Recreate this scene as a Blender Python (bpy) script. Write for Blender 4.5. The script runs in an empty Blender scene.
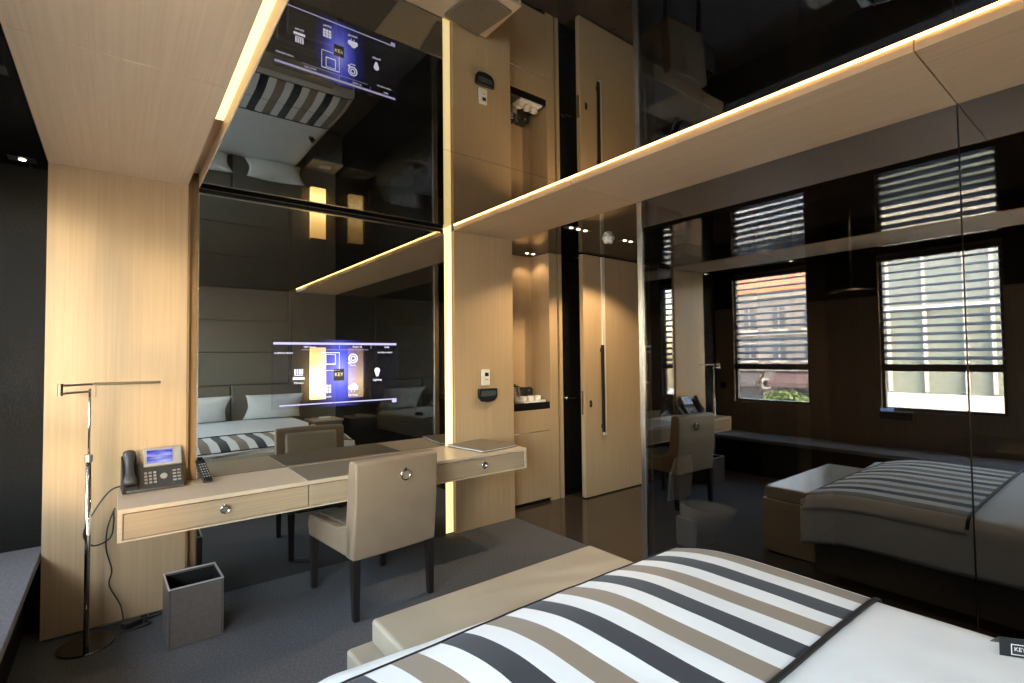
import bpy, bmesh, math, random
from math import sin, cos, pi, radians as R_
from mathutils import Vector, Matrix, noise
random.seed(7)
sc = bpy.context.scene
col = sc.collection

# ------------------------------------------------------------------ camera
YAW, PITCH, ROLL, FPX = 0.6631, 0.0320, -0.0113, 505.92
Fv = Vector((sin(YAW)*cos(PITCH), cos(YAW)*cos(PITCH), sin(PITCH)))
Rv = Vector((cos(YAW), -sin(YAW), 0)); Uv = Rv.cross(Fv)
R2 = cos(ROLL)*Rv + sin(ROLL)*Uv; U2 = -sin(ROLL)*Rv + cos(ROLL)*Uv
cd = bpy.data.cameras.new('camera'); cam = bpy.data.objects.new('camera', cd); col.objects.link(cam)
cd.sensor_width = 36; cd.lens = FPX/1024*36; cd.clip_start = 0.02; cd.clip_end = 300
cam.matrix_world = Matrix(((R2.x, U2.x, -Fv.x, 0), (R2.y, U2.y, -Fv.y, 0), (R2.z, U2.z, -Fv.z, 1.45), (0, 0, 0, 1)))
sc.camera = cam

# ------------------------------------------------------------------ light
sc.view_settings.view_transform = 'Standard'; sc.view_settings.look = 'None'
sc.view_settings.gamma = 1.0; sc.view_settings.use_curve_mapping = False
sc.view_settings.exposure = 1.2
sc.cycles.max_bounces = 12; sc.cycles.glossy_bounces = 8; sc.cycles.diffuse_bounces = 6
sc.cycles.transmission_bounces = 8; sc.cycles.transparent_max_bounces = 12
sc.cycles.caustics_reflective = True; sc.cycles.blur_glossy = 0.6
sc.cycles.sample_clamp_indirect = 6.0
w = bpy.data.worlds.new('sky'); sc.world = w; w.use_nodes = True
nt = w.node_tree; nt.nodes.clear()
wo = nt.nodes.new('ShaderNodeOutputWorld'); bg = nt.nodes.new('ShaderNodeBackground')
sky = nt.nodes.new('ShaderNodeTexSky'); sky.sky_type = 'NISHITA'; sky.sun_disc = False
sky.sun_elevation = R_(32); sky.sun_rotation = R_(150); sky.air_density = 1.0; sky.dust_density = 2.2; sky.ozone_density = 1.2
tint = nt.nodes.new('ShaderNodeMix'); tint.data_type = 'RGBA'; tint.blend_type = 'MULTIPLY'; tint.inputs[0].default_value = 1
tint.inputs[7].default_value = (1.0, .93, .83, 1)      # hazy city sky
nt.links.new(sky.outputs[0], tint.inputs[6]); nt.links.new(tint.outputs[2], bg.inputs[0]); bg.inputs[1].default_value = 4.6
nt.links.new(bg.outputs[0], wo.inputs[0])

def lamp(name, kind, loc, energy, color=(1, 1, 1), direction=None, **kw):
    l = bpy.data.lights.new(name, kind); l.energy = energy; l.color = color
    for k, v in kw.items(): setattr(l, k, v)
    o = bpy.data.objects.new(name, l); col.objects.link(o); o.location = loc
    if direction is not None: o.rotation_euler = Vector(direction).to_track_quat('-Z', 'Y').to_euler()
    return o
lamp('sun', 'SUN', (-3, -8, 6), 1.1, (1.0, .76, .46), (0.31, 1.0, -.10), angle=R_(3.6))
WINS = [(2.60, 3.54), (0.89, 1.88), (-0.95, 0.70)]; WZ0, WZ1 = .84, 2.50  # last opening is unseen, added to bring daylight to bed and column
for (a, b) in WINS:      # portals: only guide the sampling of the daylight that comes through each opening
    p = lamp('daylight_portal', 'AREA', (-1.06, (a+b)/2, (WZ0+WZ1)/2), 1, (1, 1, 1), (1, 0, 0), shape='RECTANGLE', size=b-a, size_y=WZ1-WZ0)
    p.rotation_euler = Matrix(((0, 0, -1), (1, 0, 0), (0, -1, 0))).to_euler()
    p.data.size, p.data.size_y = b-a, WZ1-WZ0
    p.data.cycles.is_portal = True

# ------------------------------------------------------------------ dimensions
H = 2.528; YW = 3.643; XG = 2.856; YH = -1.13; XW = -0.85
XC, X1, X2, X3, X4 = -0.302, .334, .395, 2.120, 2.234
YG = 2.20; JO = (2.24, .507)

# ------------------------------------------------------------------ materials
def mat(name, base=(.5, .5, .5), rough=.5, metal=0., spec=.5, emit=None, es=0., coat=0., sheen=0., bump=None, trans=0.):
    m = bpy.data.materials.new(name); m.use_nodes = True; b = m.node_tree.nodes['Principled BSDF']
    b.inputs['Base Color'].default_value = (*base, 1); b.inputs['Roughness'].default_value = rough
    b.inputs['Metallic'].default_value = metal; b.inputs['Specular IOR Level'].default_value = spec
    b.inputs['Coat Weight'].default_value = coat; b.inputs['Sheen Weight'].default_value = sheen
    if trans: b.inputs['Transmission Weight'].default_value = trans
    if emit: b.inputs['Emission Color'].default_value = (*emit, 1); b.inputs['Emission Strength'].default_value = es
    return m
def N(m, t): return m.node_tree.nodes.new(t)
def L(m, a, b): m.node_tree.links.new(a, b)
def P(m): return m.node_tree.nodes['Principled BSDF']
def noise_color(m, c1, c2, scale=(1, 1, 1), ns=5., detail=4., bump=0., bscale=None, lo=.3, hi=.7):
    tc = N(m, 'ShaderNodeTexCoord'); mp = N(m, 'ShaderNodeMapping'); mp.inputs['Scale'].default_value = scale
    nz = N(m, 'ShaderNodeTexNoise'); nz.inputs['Scale'].default_value = ns; nz.inputs['Detail'].default_value = detail
    cr = N(m, 'ShaderNodeValToRGB'); cr.color_ramp.elements[0].position = lo; cr.color_ramp.elements[1].position = hi
    cr.color_ramp.elements[0].color = (*c1, 1); cr.color_ramp.elements[1].color = (*c2, 1)
    L(m, tc.outputs['Object'], mp.inputs['Vector']); L(m, mp.outputs[0], nz.inputs['Vector'])
    L(m, nz.outputs['Fac'], cr.inputs[0]); L(m, cr.outputs[0], P(m).inputs['Base Color'])
    if bump:
        bp = N(m, 'ShaderNodeBump'); bp.inputs['Strength'].default_value = bump; bp.inputs['Distance'].default_value = .004
        if bscale:
            n2 = N(m, 'ShaderNodeTexNoise'); n2.inputs['Scale'].default_value = bscale; n2.inputs['Detail'].default_value = 3
            L(m, tc.outputs['Object'], n2.inputs['Vector']); L(m, n2.outputs['Fac'], bp.inputs['Height'])
        else: L(m, nz.outputs['Fac'], bp.inputs['Height'])
        L(m, bp.outputs[0], P(m).inputs['Normal'])
    return m
def wood(name, c1, c2, axis, rough=.42):
    s = {'z': (30, 30, .5), 'y': (30, .5, 30), 'x': (.5, 30, 30)}[axis]
    return noise_color(mat(name, rough=rough, spec=.35), c1, c2, s, 3.0, 8.0, .04)
BW1, BW2 = (.16, .11, .075), (.22, .155, .105)
W1, W2 = (.40, .28, .16), (.46, .33, .195)
M = {}
M['wood_v'] = wood('oak_veneer_vertical', W1, W2, 'z')
M['wood_y'] = wood('oak_veneer_lit', (.56, .42, .28), (.62, .475, .325), 'y', .5)  # oak lightened to stand in for window bounce on the left soffit
M['wood_soffit'] = wood('oak_veneer_dim', (.42, .30, .19), (.48, .35, .225), 'y', .5)  # same oak, darkened for the weaker light on the right soffit
M['wood_x'] = wood('oak_veneer_crosswise', (.46, .35, .25), (.56, .44, .32), 'x', .4)
M['wood_edge'] = wood('oak_veneer_groove', (.26, .16, .07), (.33, .21, .10), 'z', .5)
M['wood_brown'] = wood('brown_veneer', (.15, .105, .072), (.22, .155, .108), 'z', .5)
M['bath_wall'] = wood('bathroom_brown_veneer', BW1, BW2, 'z', .5)
M['black'] = mat('black_lacquer', (.006, .006, .006), .35)
M['blackmatte'] = mat('matt_black', (.008, .008, .008), .8, spec=.2)
M['carpet'] = noise_color(mat('charcoal_carpet', rough=.95, spec=.1), (.075, .075, .078), (.13, .130, .135), (1, 1, 1), 90, 3, .6, 240)
M['platform'] = noise_color(mat('grey_carpet_platform', rough=.95, spec=.1), (.13, .125, .125), (.20, .195, .195), (1, 1, 1), 80, 3, .5, 200)
M['stone'] = noise_color(mat('brown_polished_stone', rough=.12, spec=.6), (.030, .023, .018), (.055, .042, .032), (1, 1, 1), 3, 6, 0)
M['textile'] = noise_color(mat('black_textile', rough=.9, spec=.15), (.006, .006, .006), (.019, .017, .015), (1, 1, 1), 130, 3, .5, 260)
M['fabric_panel'] = noise_color(mat('taupe_upholstery', rough=.85, spec=.2, sheen=.2), (.17, .152, .125), (.21, .19, .155), (1, 1, 1), 120, 2, .2, 300)
M['chrome'] = mat('polished_chrome', (.75, .74, .72), .09, 1.)
M['bronze'] = mat('dark_bronze', (.22, .19, .15), .3, 1.)
M['steel'] = mat('brushed_steel', (.66, .63, .59), .25, 1.)
M['darkwood'] = mat('wenge_wood', (.016, .012, .010), .35)
M['leather'] = noise_color(mat('taupe_leather', rough=.42, spec=.4), (.225, .160, .105), (.26, .188, .125), (1, 1, 1), 6, 4, .12, 160)
M['bench'] = noise_color(mat('beige_leather', rough=.38, spec=.5), (.34, .285, .205), (.385, .325, .24), (1, 1, 1), 3, 4, .25, 9)
M['inlay'] = noise_color(mat('brown_leather_inlay', rough=.4, spec=.4), (.15, .125, .095), (.18, .15, .115), (1, 1, 1), 30, 3, .1, 180)
M['desk'] = wood('pale_oak_lacquer', (.52, .405, .285), (.59, .465, .335), 'x', .33)
M['desk_front'] = wood('oak_drawer_veneer', (.35, .255, .16), (.42, .315, .205), 'x', .4)
M['linen'] = noise_color(mat('white_linen', rough=.85, spec=.2, sheen=.15), (.80, .80, .79), (.84, .84, .83), (1, 1, 1), 8, 4, .25, 7)
M['headboard'] = noise_color(mat('headboard_leather', rough=.5, spec=.4), (.15, .13, .105), (.18, .158, .13), (1, 1, 1), 30, 3, .1, 120)
M['plastic_dk'] = mat('grey_plastic', (.045, .045, .045), .38)
M['plastic_blk'] = mat('black_plastic', (.012, .012, .013), .35)
M['plastic_silver'] = mat('silver_plastic', (.36, .35, .33), .35, .3)
M['white_plastic'] = mat('white_plastic', (.75, .72, .66), .4)
M['ceramic'] = mat('white_ceramic', (.82, .80, .76), .2)
M['bin'] = noise_color(mat('pewter_leatherette', rough=.34, spec=.6), (.095, .080, .070), (.12, .10, .088), (1, 1, 1), 40, 3, .1, 200)
M['led'] = mat('warm_led', (1, .9, .7), .5, emit=(1.0, .86, .36), es=.80)
M['led_v'] = mat('warm_led_upright', (1, .9, .7), .5, emit=(1.0, .78, .30), es=.62)
M['led_line'] = mat('warm_led_line', (1, .9, .7), .5, emit=(1.0, .56, .15), es=5.2)
M['bulb'] = mat('halogen_bulb', (1, .95, .85), .3, emit=(1, .86, .62), es=8.)
M['shade'] = mat('lit_parchment_shade', (.9, .75, .5), .6, emit=(1.0, .66, .24), es=4.0)
def shade_grad(m):
    tc = N(m, 'ShaderNodeTexCoord'); sx = N(m, 'ShaderNodeSeparateXYZ'); cr = N(m, 'ShaderNodeValToRGB'); e = cr.color_ramp.elements
    mr = N(m, 'ShaderNodeMapRange'); mr.inputs['From Max'].default_value = .83
    e[0].position = 0; e[0].color = (.75, .45, .14, 1); e[1].position = 1; e[1].color = (.30, .17, .05, 1); q = e.new(.33); q.color = (1.5, 1.05, .45, 1); q = e.new(.7); q.color = (.6, .36, .11, 1)
    L(m, tc.outputs['Object'], sx.inputs[0]); L(m, sx.outputs[2], mr.inputs['Value']); L(m, mr.outputs[0], cr.inputs[0]); L(m, cr.outputs[0], P(m).inputs['Emission Color'])
shade_grad(M['shade'])
def glossmix(name, refl, trans=None, tint=(1, 1, 1), rough=0.0):
    m = bpy.data.materials.new(name); m.use_nodes = True; nt = m.node_tree; nt.nodes.clear()
    out = nt.nodes.new('ShaderNodeOutputMaterial'); g = nt.nodes.new('ShaderNodeBsdfGlossy'); g.inputs['Roughness'].default_value = rough
    g.inputs['Color'].default_value = (*tint, 1); mx = nt.nodes.new('ShaderNodeMixShader'); mx.inputs[0].default_value = refl
    if trans is None:
        d = nt.nodes.new('ShaderNodeBsdfDiffuse'); d.inputs['Color'].default_value = (.004, .004, .004, 1)
    else:
        d = nt.nodes.new('ShaderNodeBsdfTransparent'); d.inputs['Color'].default_value = (trans, trans*.96, trans*.9, 1)
    nt.links.new(d.outputs[0], mx.inputs[1]); nt.links.new(g.outputs[0], mx.inputs[2]); nt.links.new(mx.outputs[0], out.inputs[0])
    return m
M['mirror'] = glossmix('smoked_mirror', .42, None, (1, .99, .92))
M['ceil_glass'] = glossmix('black_ceiling_glass', .36, None, (1, .97, .93), .01)
M['dark_glass'] = glossmix('smoked_partition_glass', .16, .36, (1, 1, 1))
M['black_gloss'] = glossmix('black_gloss_panel', .10, None)
def pane_glass():
    m = glossmix('clear_window_glass', .05, .97); return m
M['pane'] = pane_glass()
M['alu_dark'] = mat('dark_window_frame', (.03, .03, .032), .4, .3)
M['slat'] = mat('dark_blind_slat', (.022, .023, .026), .45)

# ------------------------------------------------------------------ mesh helpers
class MB:
    def __init__(s): s.bm = bmesh.new(); s.T = Matrix.Identity(4)
    def v(s, *p): return s.bm.verts.new(s.T @ Vector(p))
    def box(s, x0, x1, y0, y1, z0, z1):
        vs = [s.v(x, y, z) for z in (z0, z1) for y in (y0, y1) for x in (x0, x1)]
        for f in ((0, 2, 3, 1), (4, 5, 7, 6), (0, 1, 5, 4), (2, 6, 7, 3), (0, 4, 6, 2), (1, 3, 7, 5)):
            s.bm.faces.new([vs[i] for i in f])
        return s
    def prism(s, pts, a, b, plane='xy'):
        def m(p, t): return {'xy': (p[0], p[1], t), 'yz': (t, p[0], p[1]), 'xz': (p[0], t, p[1])}[plane]
        A = [s.v(*m(p, a)) for p in pts]; B = [s.v(*m(p, b)) for p in pts]; n = len(pts)
        s.bm.faces.new(A[::-1]); s.bm.faces.new(B)
        for i in range(n): s.bm.faces.new((A[i], A[(i+1) % n], B[(i+1) % n], B[i]))
        return s
    def lathe(s, prof, c=(0, 0, 0), seg=24, axis='z'):
        rings = []
        for (r, t) in prof:
            rg = []
            for k in range(seg):
                a = 2*pi*k/seg; p = (r*cos(a), r*sin(a), t)
                if axis == 'y': p = (p[0], p[2], p[1])
                if axis == 'x': p = (p[2], p[0], p[1])
                rg.append(s.v(c[0]+p[0], c[1]+p[1], c[2]+p[2]))
            rings.append(rg)
        for a, b in zip(rings, rings[1:]):
            for k in range(seg): s.bm.faces.new((a[k], a[(k+1) % seg], b[(k+1) % seg], b[k]))
        s.bm.faces.new(rings[0][::-1]); s.bm.faces.new(rings[-1])
        return s
    def tube(s, pts, r, seg=10):
        pts = [Vector(p) for p in pts]; rr = r if isinstance(r, (list, tuple)) else [r]*len(pts); prev = None; rings = []
        for i, p in enumerate(pts):
            d = (pts[min(i+1, len(pts)-1)] - pts[max(i-1, 0)]).normalized()
            if prev is None: prev = d.orthogonal().normalized()
            u = (prev - d*prev.dot(d)).normalized(); prev = u; w_ = d.cross(u)
            rings.append([s.v(*(p + rr[i]*(cos(2*pi*k/seg)*u + sin(2*pi*k/seg)*w_))) for k in range(seg)])
        for a, b in zip(rings, rings[1:]):
            for k in range(seg): s.bm.faces.new((a[k], a[(k+1) % seg], b[(k+1) % seg], b[k]))
        s.bm.faces.new(rings[0][::-1]); s.bm.faces.new(rings[-1])
        return s
    def torus(s, c, R, r, axis='y', seg=28, s2=10):
        g = []
        for i in range(seg):
            a = 2*pi*i/seg; row = []
            for j in range(s2):
                b = 2*pi*j/s2; q = R + r*cos(b); p = (q*cos(a), r*sin(b), q*sin(a))
                if axis == 'z': p = (p[0], p[2], p[1])
                if axis == 'x': p = (p[1], p[0], p[2])
                row.append(s.v(c[0]+p[0], c[1]+p[1], c[2]+p[2]))
            g.append(row)
        for i in range(seg):
            for j in range(s2): s.bm.faces.new((g[i][j], g[(i+1) % seg][j], g[(i+1) % seg][(j+1) % s2], g[i][(j+1) % s2]))
        return s
    def grid(s, fn, nu, nv):
        g = [[s.v(*fn(i/nu, j/nv)) for j in range(nv+1)] for i in range(nu+1)]
        for i in range(nu):
            for j in range(nv): s.bm.faces.new((g[i][j], g[i+1][j], g[i+1][j+1], g[i][j+1]))
        return s
    def build(s, name, m, parent=None, bevel=0., seg=2, smooth=False, solid=0., subsurf=0, loc=None):
        bmesh.ops.recalc_face_normals(s.bm, faces=s.bm.faces)
        me = bpy.data.meshes.new(name); s.bm.to_mesh(me); s.bm.free()
        if smooth:
            for p in me.polygons: p.use_smooth = True
        o = bpy.data.objects.new(name, me); col.objects.link(o)
        me.materials.append(M[m] if isinstance(m, str) else m)
        if solid: q = o.modifiers.new('solid', 'SOLIDIFY'); q.thickness = solid; q.offset = -1
        if bevel:
            q = o.modifiers.new('bevel', 'BEVEL'); q.width = bevel; q.segments = seg; q.limit_method = 'ANGLE'; q.angle_limit = R_(40)
            if seg > 2:
                for p in me.polygons: p.use_smooth = True
                if hasattr(me, 'set_sharp_from_angle'): me.set_sharp_from_angle(angle=R_(60))
        if subsurf: q = o.modifiers.new('sub', 'SUBSURF'); q.levels = q.render_levels = subsurf
        if parent is not None:
            o.parent = parent; o.matrix_parent_inverse = Matrix.Identity(4)
        if loc: o.location = loc
        return o
def B(*a): return MB().box(*a)
def tag(o, label, cat, group=None):
    o['label'] = label; o['category'] = cat
    if group: o['group'] = group
    return o
def thing(name, label, cat, loc=(0, 0, 0), rz=0., group=None):
    o = bpy.data.objects.new(name, None); o.empty_display_size = .05; col.objects.link(o); o.location = loc; o.rotation_euler = (0, 0, rz)
    return tag(o, label, cat, group)
def struct(o): o['kind'] = 'structure'; return o
def copy_tree(o, parent=None):
    c = o.copy(); col.objects.link(c)
    if parent is not None: c.parent = parent
    for ch in o.children: copy_tree(ch, c)
    return c
def text_mesh(name, txt, size, m, parent, loc, rot, ext=.0004, align='CENTER', sx=1.):
    cu = bpy.data.curves.new(name, 'FONT'); cu.body = txt; cu.size = size; cu.extrude = ext; cu.align_x = align; cu.align_y = 'CENTER'
    t = bpy.data.objects.new(name+'_tmp', cu); col.objects.link(t)
    dg = bpy.context.evaluated_depsgraph_get(); me = bpy.data.meshes.new_from_object(t.evaluated_get(dg))
    bpy.data.objects.remove(t); bpy.data.curves.remove(cu)
    o = bpy.data.objects.new(name, me); col.objects.link(o); me.materials.clear(); me.materials.append(M[m] if isinstance(m, str) else m)
    o.parent = parent; o.location = loc; o.rotation_euler = rot; o.scale = (sx, 1, 1)
    return o

# ================================================================== ROOM SHELL
struct(B(-1.0, XG+.012, YH-.1, 3.85, -.1, 0).build('floor', 'carpet'))
struct(B(XG+.014, 5.2, YH-.1, 4.4, -.1, .0).build('floor_entry', 'stone'))
# soffits (wood panels with fine joints)
def split(y0, y1, gap=.004):
    ys = sorted([y0] + [j for j in (JO[0], JO[1], -1.226) if y0 < j < y1] + [y1])
    return [(a+(gap/2 if a != y0 else 0), b-(gap/2 if b != y1 else 0)) for a, b in zip(ys, ys[1:])]
mb = MB()
for a, b in split(YH, 3.80): mb.box(XC, X1, a, b, H, H+.10)
struct(mb.build('ceiling_soffit_left', 'wood_y', bevel=.0015))
mb = MB()
for a, b in split(YH, 3.643): mb.box(X4, XG+.012, a, b, H, H+.10)
struct(mb.build('ceiling_soffit_right', 'wood_soffit', bevel=.0015))
mb = MB()
for a, b in split(YH, YW-.004, .003): mb.box(X2, X3, a, b, H, H+.10)
struct(mb.build('ceiling', 'ceil_glass'))
struct(B(XW, XC-.004, YH, 3.80, H, H+.06).build('ceiling_bay', 'black_gloss'))
struct(B(XG+.012, 5.2, YG-.02, 3.853, H, H+.06).build('ceiling_entry', 'ceil_glass'))
struct(B(-1.05, 5.3, YH-.1, 4.5, H+.101, H+.25).build('ceiling_light_blocker', 'blackmatte'))  # unseen black cap added above the ceilings to keep light out
struct(MB().box(X1, X2, YH, YW, H+.085, H+.10).box(X2-.004, X2-.0005, YH, YW, H+.001, H+.085).build('trim_1', 'wood_y'))      # left groove lining, in the lightened veneer so it looks lit
struct(MB().box(X3, X4, YH, YW, H+.085, H+.10).box(X3+.0005, X3+.004, YH, YW, H+.001, H+.085).build('trim_2', 'blackmatte'))           # right groove lining, its black side added to keep the LED from reflecting
# desk wall
struct(B(XC, X1, YW, 3.85, 0, H).build('wall_desk_left', 'wood_v'))
struct(B(X4, 2.858, YW, 3.853, 0, H).build('wall_desk_right', 'wood_v'))
struct(B(X1, X4, 3.70, 3.85, 0, H+.10).build('wall_desk', 'wood_edge'))
struct(B(X1+.001, X1+.012, YW+.004, 3.70, 0, H).build('trim_3', 'wood_edge'))
struct(MB().box(X2-.007, X2, YW-.004, YW+.02, 0, 2.497).box(X2-.007, X3-.02, YW-.006, YW+.002, 2.490, 2.497).build('trim_4', 'steel'))
# mirror
mr = thing('wall_mirror', 'large smoked mirror panel covering the wall behind the desk', 'mirror', (1.285, YW, 0))
B(X2-1.285, X3+.018-1.285, 0, .03, .004, 2.490).build('mirror_glass', 'mirror', mr)
B(X2-1.285, X3+.018-1.285, .012, .03, 2.4905, H).build('shadow_gap', 'blackmatte', mr)
# bay beside the windows
struct(B(XW-.15, XC-.004, 3.80, 3.95, 0, H+.06).build('wall_bay', 'textile'))
struct(B(XW, XC-.004, YH, 3.80, .41, .45).build('trim_platform_top', 'platform', bevel=.004))
struct(B(XW, -.38, YH, 3.80, 0, .41).build('trim_platform_riser', 'textile'))
struct(B(-.379, XC-.003, 3.78, 3.85, 0, .41).build('trim_5', 'textile'))
# window wall
mb = MB(); mb.box(XW-.10, XW, YH-.1, 3.95, 0, WZ0); mb.box(XW-.10, XW, YH-.1, 3.95, WZ1, H+.1)
ys = [YH-.1] + [t for ab in sorted(WINS) for t in ab] + [3.95]
for i in range(0, len(ys), 2): mb.box(XW-.10, XW, ys[i], ys[i+1], WZ0, WZ1)
struct(mb.build('wall_windows', 'wood_brown'))
mb = MB()
for a, b in ((.705, .885), (1.885, 2.595), (3.545, 3.80)): mb.box(XW+.001, XW+.012, a, b, 2.08, H)
struct(mb.build('trim_6', 'blackmatte'))
for i, (a, b) in enumerate(WINS):  # the last window is the added one, out of view
    wn = bpy.data.objects.new('window_%d' % (i+1), None); col.objects.link(wn); wn.location = (XW-.06, (a+b)/2, WZ0); wn['kind'] = 'structure'
    hw = (b-a)/2; hz = WZ1-WZ0
    mb = MB()
    for s in (-1, 1): mb.box(-.03, .03, s*hw-(.03 if s > 0 else 0), s*hw+(.03 if s < 0 else 0), 0, hz)
    mb.box(-.03, .03, -hw+.03, hw-.03, 0, .03).box(-.03, .03, -hw+.03, hw-.03, hz-.03, hz)
    mb.build('window_frame', 'alu_dark', wn, bevel=.003)
    B(-.004, .004, -hw+.03, hw-.03, .03, hz-.03).build('window_pane', 'pane', wn)
# headboard wall
struct(B(-1.05, 5.2, YH-.15, YH-.03, 0, H+.06).build('wall_headboard', 'wood_brown'))
mb = MB()
for z0, z1 in ((0, .60), (.60, 1.09), (1.09, 1.57), (1.57, 2.05), (2.05, H)): mb.box(XW, X3+.0, YH-.03, YH, z0+.004, z1-.004)
struct(mb.build('wall_headboard_panels', 'fabric_panel', bevel=.012, seg=3))
struct(B(X3+.036, X3+.046, YH, YH+.006, 0, H).build('trim_10', 'steel'))
struct(B(X3+.004, XG, YH-.03, YH, 0, H).build('wall_headboard_right', 'fabric_panel'))
# smoked glass partition: two tall panels, chrome channel on its free end
for nm, a, b, t in (('smoked_partition', .510, YG-.02, 'tall smoked glass panel running from the steel post to the seam'),
                    ('smoked_partition', YH, .504, 'tall smoked glass panel nearest the bed head, beyond the seam')):
    tag(B(XG, XG+.010, a, b, .002, H-.002).build(nm, 'dark_glass'), t, 'glass partition', 'smoked glass panels of the partition')
tag(B(XG-.012, XG+.045, YG-.022, YG+.018, 0, H-.001).build('partition_post', 'steel', bevel=.004), 'slim steel edge post ending the smoked glass partition', 'post')

# bathroom behind the glass (dim)
struct(B(4.95, 5.1, YH, 4.4, 0, H).build('wall_bath', 'bath_wall'))
struct(B(3.36, 4.95, 2.42, 2.50, 0, H).build('wall_bath_entry', 'textile'))
struct(B(XG+.012, 5.1, YH, YG-.021, H, H+.06).build('ceiling_bath', 'blackmatte'))
svc = B(3.36, 4.95, YG-.021, 2.42, 2.30, 2.36).build('ceiling_bath', 'blackmatte'); struct(svc)
struct(B(4.38, 4.78, 1.74, 1.84, 0, H).build('wall_bath_pier', 'wood_v'))
wc = thing('toilet', 'pale toilet with raised lid seen dimly through the smoked glass', 'toilet', (3.50, 2.14, 0))
wc.scale = (.8, .8, .8)
MB().prism([(-.17, .02), (.17, .02), (.17, .30), (-.17, .30)], .0, .22, 'xz').build('pedestal', 'ceramic', wc, bevel=.03, seg=4)
def oval(a, b, cy, n=28): return [(a*cos(2*pi*k/n), cy+b*sin(2*pi*k/n)) for k in range(n)]
mb = MB(); lo_, hi_, in_, dp_ = [[mb.v(x, y, z) for x, y in o_] for o_, z in ((oval(.13, .20, .06), .18), (oval(.19, .27, -.02), .40), (oval(.135, .20, -.02), .40), (oval(.09, .13, -.01), .26))]
n = 28
for A_, B_ in ((lo_, hi_), (hi_, in_), (in_, dp_)):
    for k in range(n): mb.bm.faces.new((A_[k], A_[(k+1) % n], B_[(k+1) % n], B_[k]))
mb.bm.faces.new(lo_[::-1]); mb.bm.faces.new(dp_); mb.build('bowl', 'ceramic', wc, smooth=True)
mb = MB(); mb.T = Matrix.Translation((0, .285, .415)) @ Matrix.Rotation(R_(98), 4, 'X')
mb.prism([(-.18, 0), (.18, 0), (.19, .25), (.13, .42), (-.13, .42), (-.19, .25)], -.012, .012, 'xy').build('lid', 'ceramic', wc, bevel=.006, seg=3)
MB().box(-.06, .06, .24, .30, .395, .415).build('hinge', 'chrome', wc, bevel=.004)
vt = thing('vanity_counter', 'dark vanity counter seen dimly through the smoked glass', 'counter', (4.3, .35, 0))
B(-.52, .62, -.62, .52, .78, .85).build('counter_top', 'darkwood', vt, bevel=.004)
B(-.45, .62, -.62, .44, 0, .78).build('cabinet', 'darkwood', vt, bevel=.003)
tag(B(4.12, 4.45, .30, .62, .851, .875).build('folded_towel', mat('yellow_towel', (.5, .42, .18), .9), bevel=.01, seg=3), 'folded yellow towel on the dark vanity counter', 'towel')
sh = thing('shower_head', 'round rain shower head on a ceiling arm behind the glass', 'shower', (3.9, 1.27, 0))
MB().lathe([(.02, 1.895), (.15, 1.875), (.165, 1.862), (.165, 1.852), (.155, 1.848)], seg=32).build('shower_disc', 'steel', sh, smooth=False)
MB().tube([(0, 0, 1.89), (0, 0, H-.002)], .012).build('shower_arm', 'steel', sh)
lamp('bath_fill_light', 'SPOT', (3.75, 1.1, H-.03), 14, (1, .8, .55), (0, 0, -1), spot_size=R_(120), spot_blend=.6, shadow_soft_size=.04)  # added lamp without a fixture, so the bathroom shows through the glass

# entry: minibar niche
YN = 3.853
struct(B(XG+.004, 5.2, 4.30, 4.4, 0, H+.06).build('wall_entry', 'wood_v'))
struct(B(XG+.014, 3.9, YN, 4.30, H, H+.06).build('ceiling_niche', 'ceil_glass'))
mbn = thing('minibar_cabinet', 'tall oak minibar cabinet with an open lit niche', 'cabinet', (3.27, YN, 0))
ox = -3.27
MB().box(2.862+ox, 3.49+ox, .003, .30, .031, .70).box(2.862+ox, 3.49+ox, .28, .42, .70, 2.525).box(2.862+ox, 2.90+ox, 0, .28, .93, 2.525).build('carcass', 'wood_v', mbn)
B(2.862+ox, 3.49+ox, -.002, .30, .93, 1.0).build('counter', 'black', mbn, bevel=.002)
dr = B(2.866+ox, 3.487+ox, -.012, .005, .714, .925).build('drawer', 'wood_v', mbn, bevel=.002)
B(2.866+ox, 3.487+ox, -.012, .003, .034, .706).build('door', 'wood_v', mbn, bevel=.002)
B(2.866+ox, 3.49+ox, .01, .3, .0, .030).build('plinth', 'blackmatte', mbn)
B(3.14+ox, 3.146+ox, .272, .281, 1.0, 2.52).build('back_seam', 'blackmatte', mbn)
B(3.49+ox, 3.60+ox, -.012, .42, .0, 2.525).build('side_panel', 'wood_v', mbn, bevel=.002)
struct(B(3.625, 3.668, YN-.014, YN+.3, 0, 2.525).build('trim_7', 'wood_v'))
struct(B(3.60, 3.625, YN+.05, YN+.3, 0, 2.525).build('trim_8', 'blackmatte'))
struct(B(3.668, 5.0, YN+.02, YN+.08, 0, H).build('wall_entry_glass', 'black_gloss'))
lv = thing('lever_handle', 'small chrome lever handle on the dark entry panel', 'handle', (3.74, YN+.02, 1.02))
MB().lathe([(.024, -.008), (.024, 0)], axis='y', seg=20).build('rose', 'chrome', lv)
MB().tube([(0, -.004, 0), (0, -.045, 0), (.10, -.045, 0)], .008).build('lever', 'chrome', lv)
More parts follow.
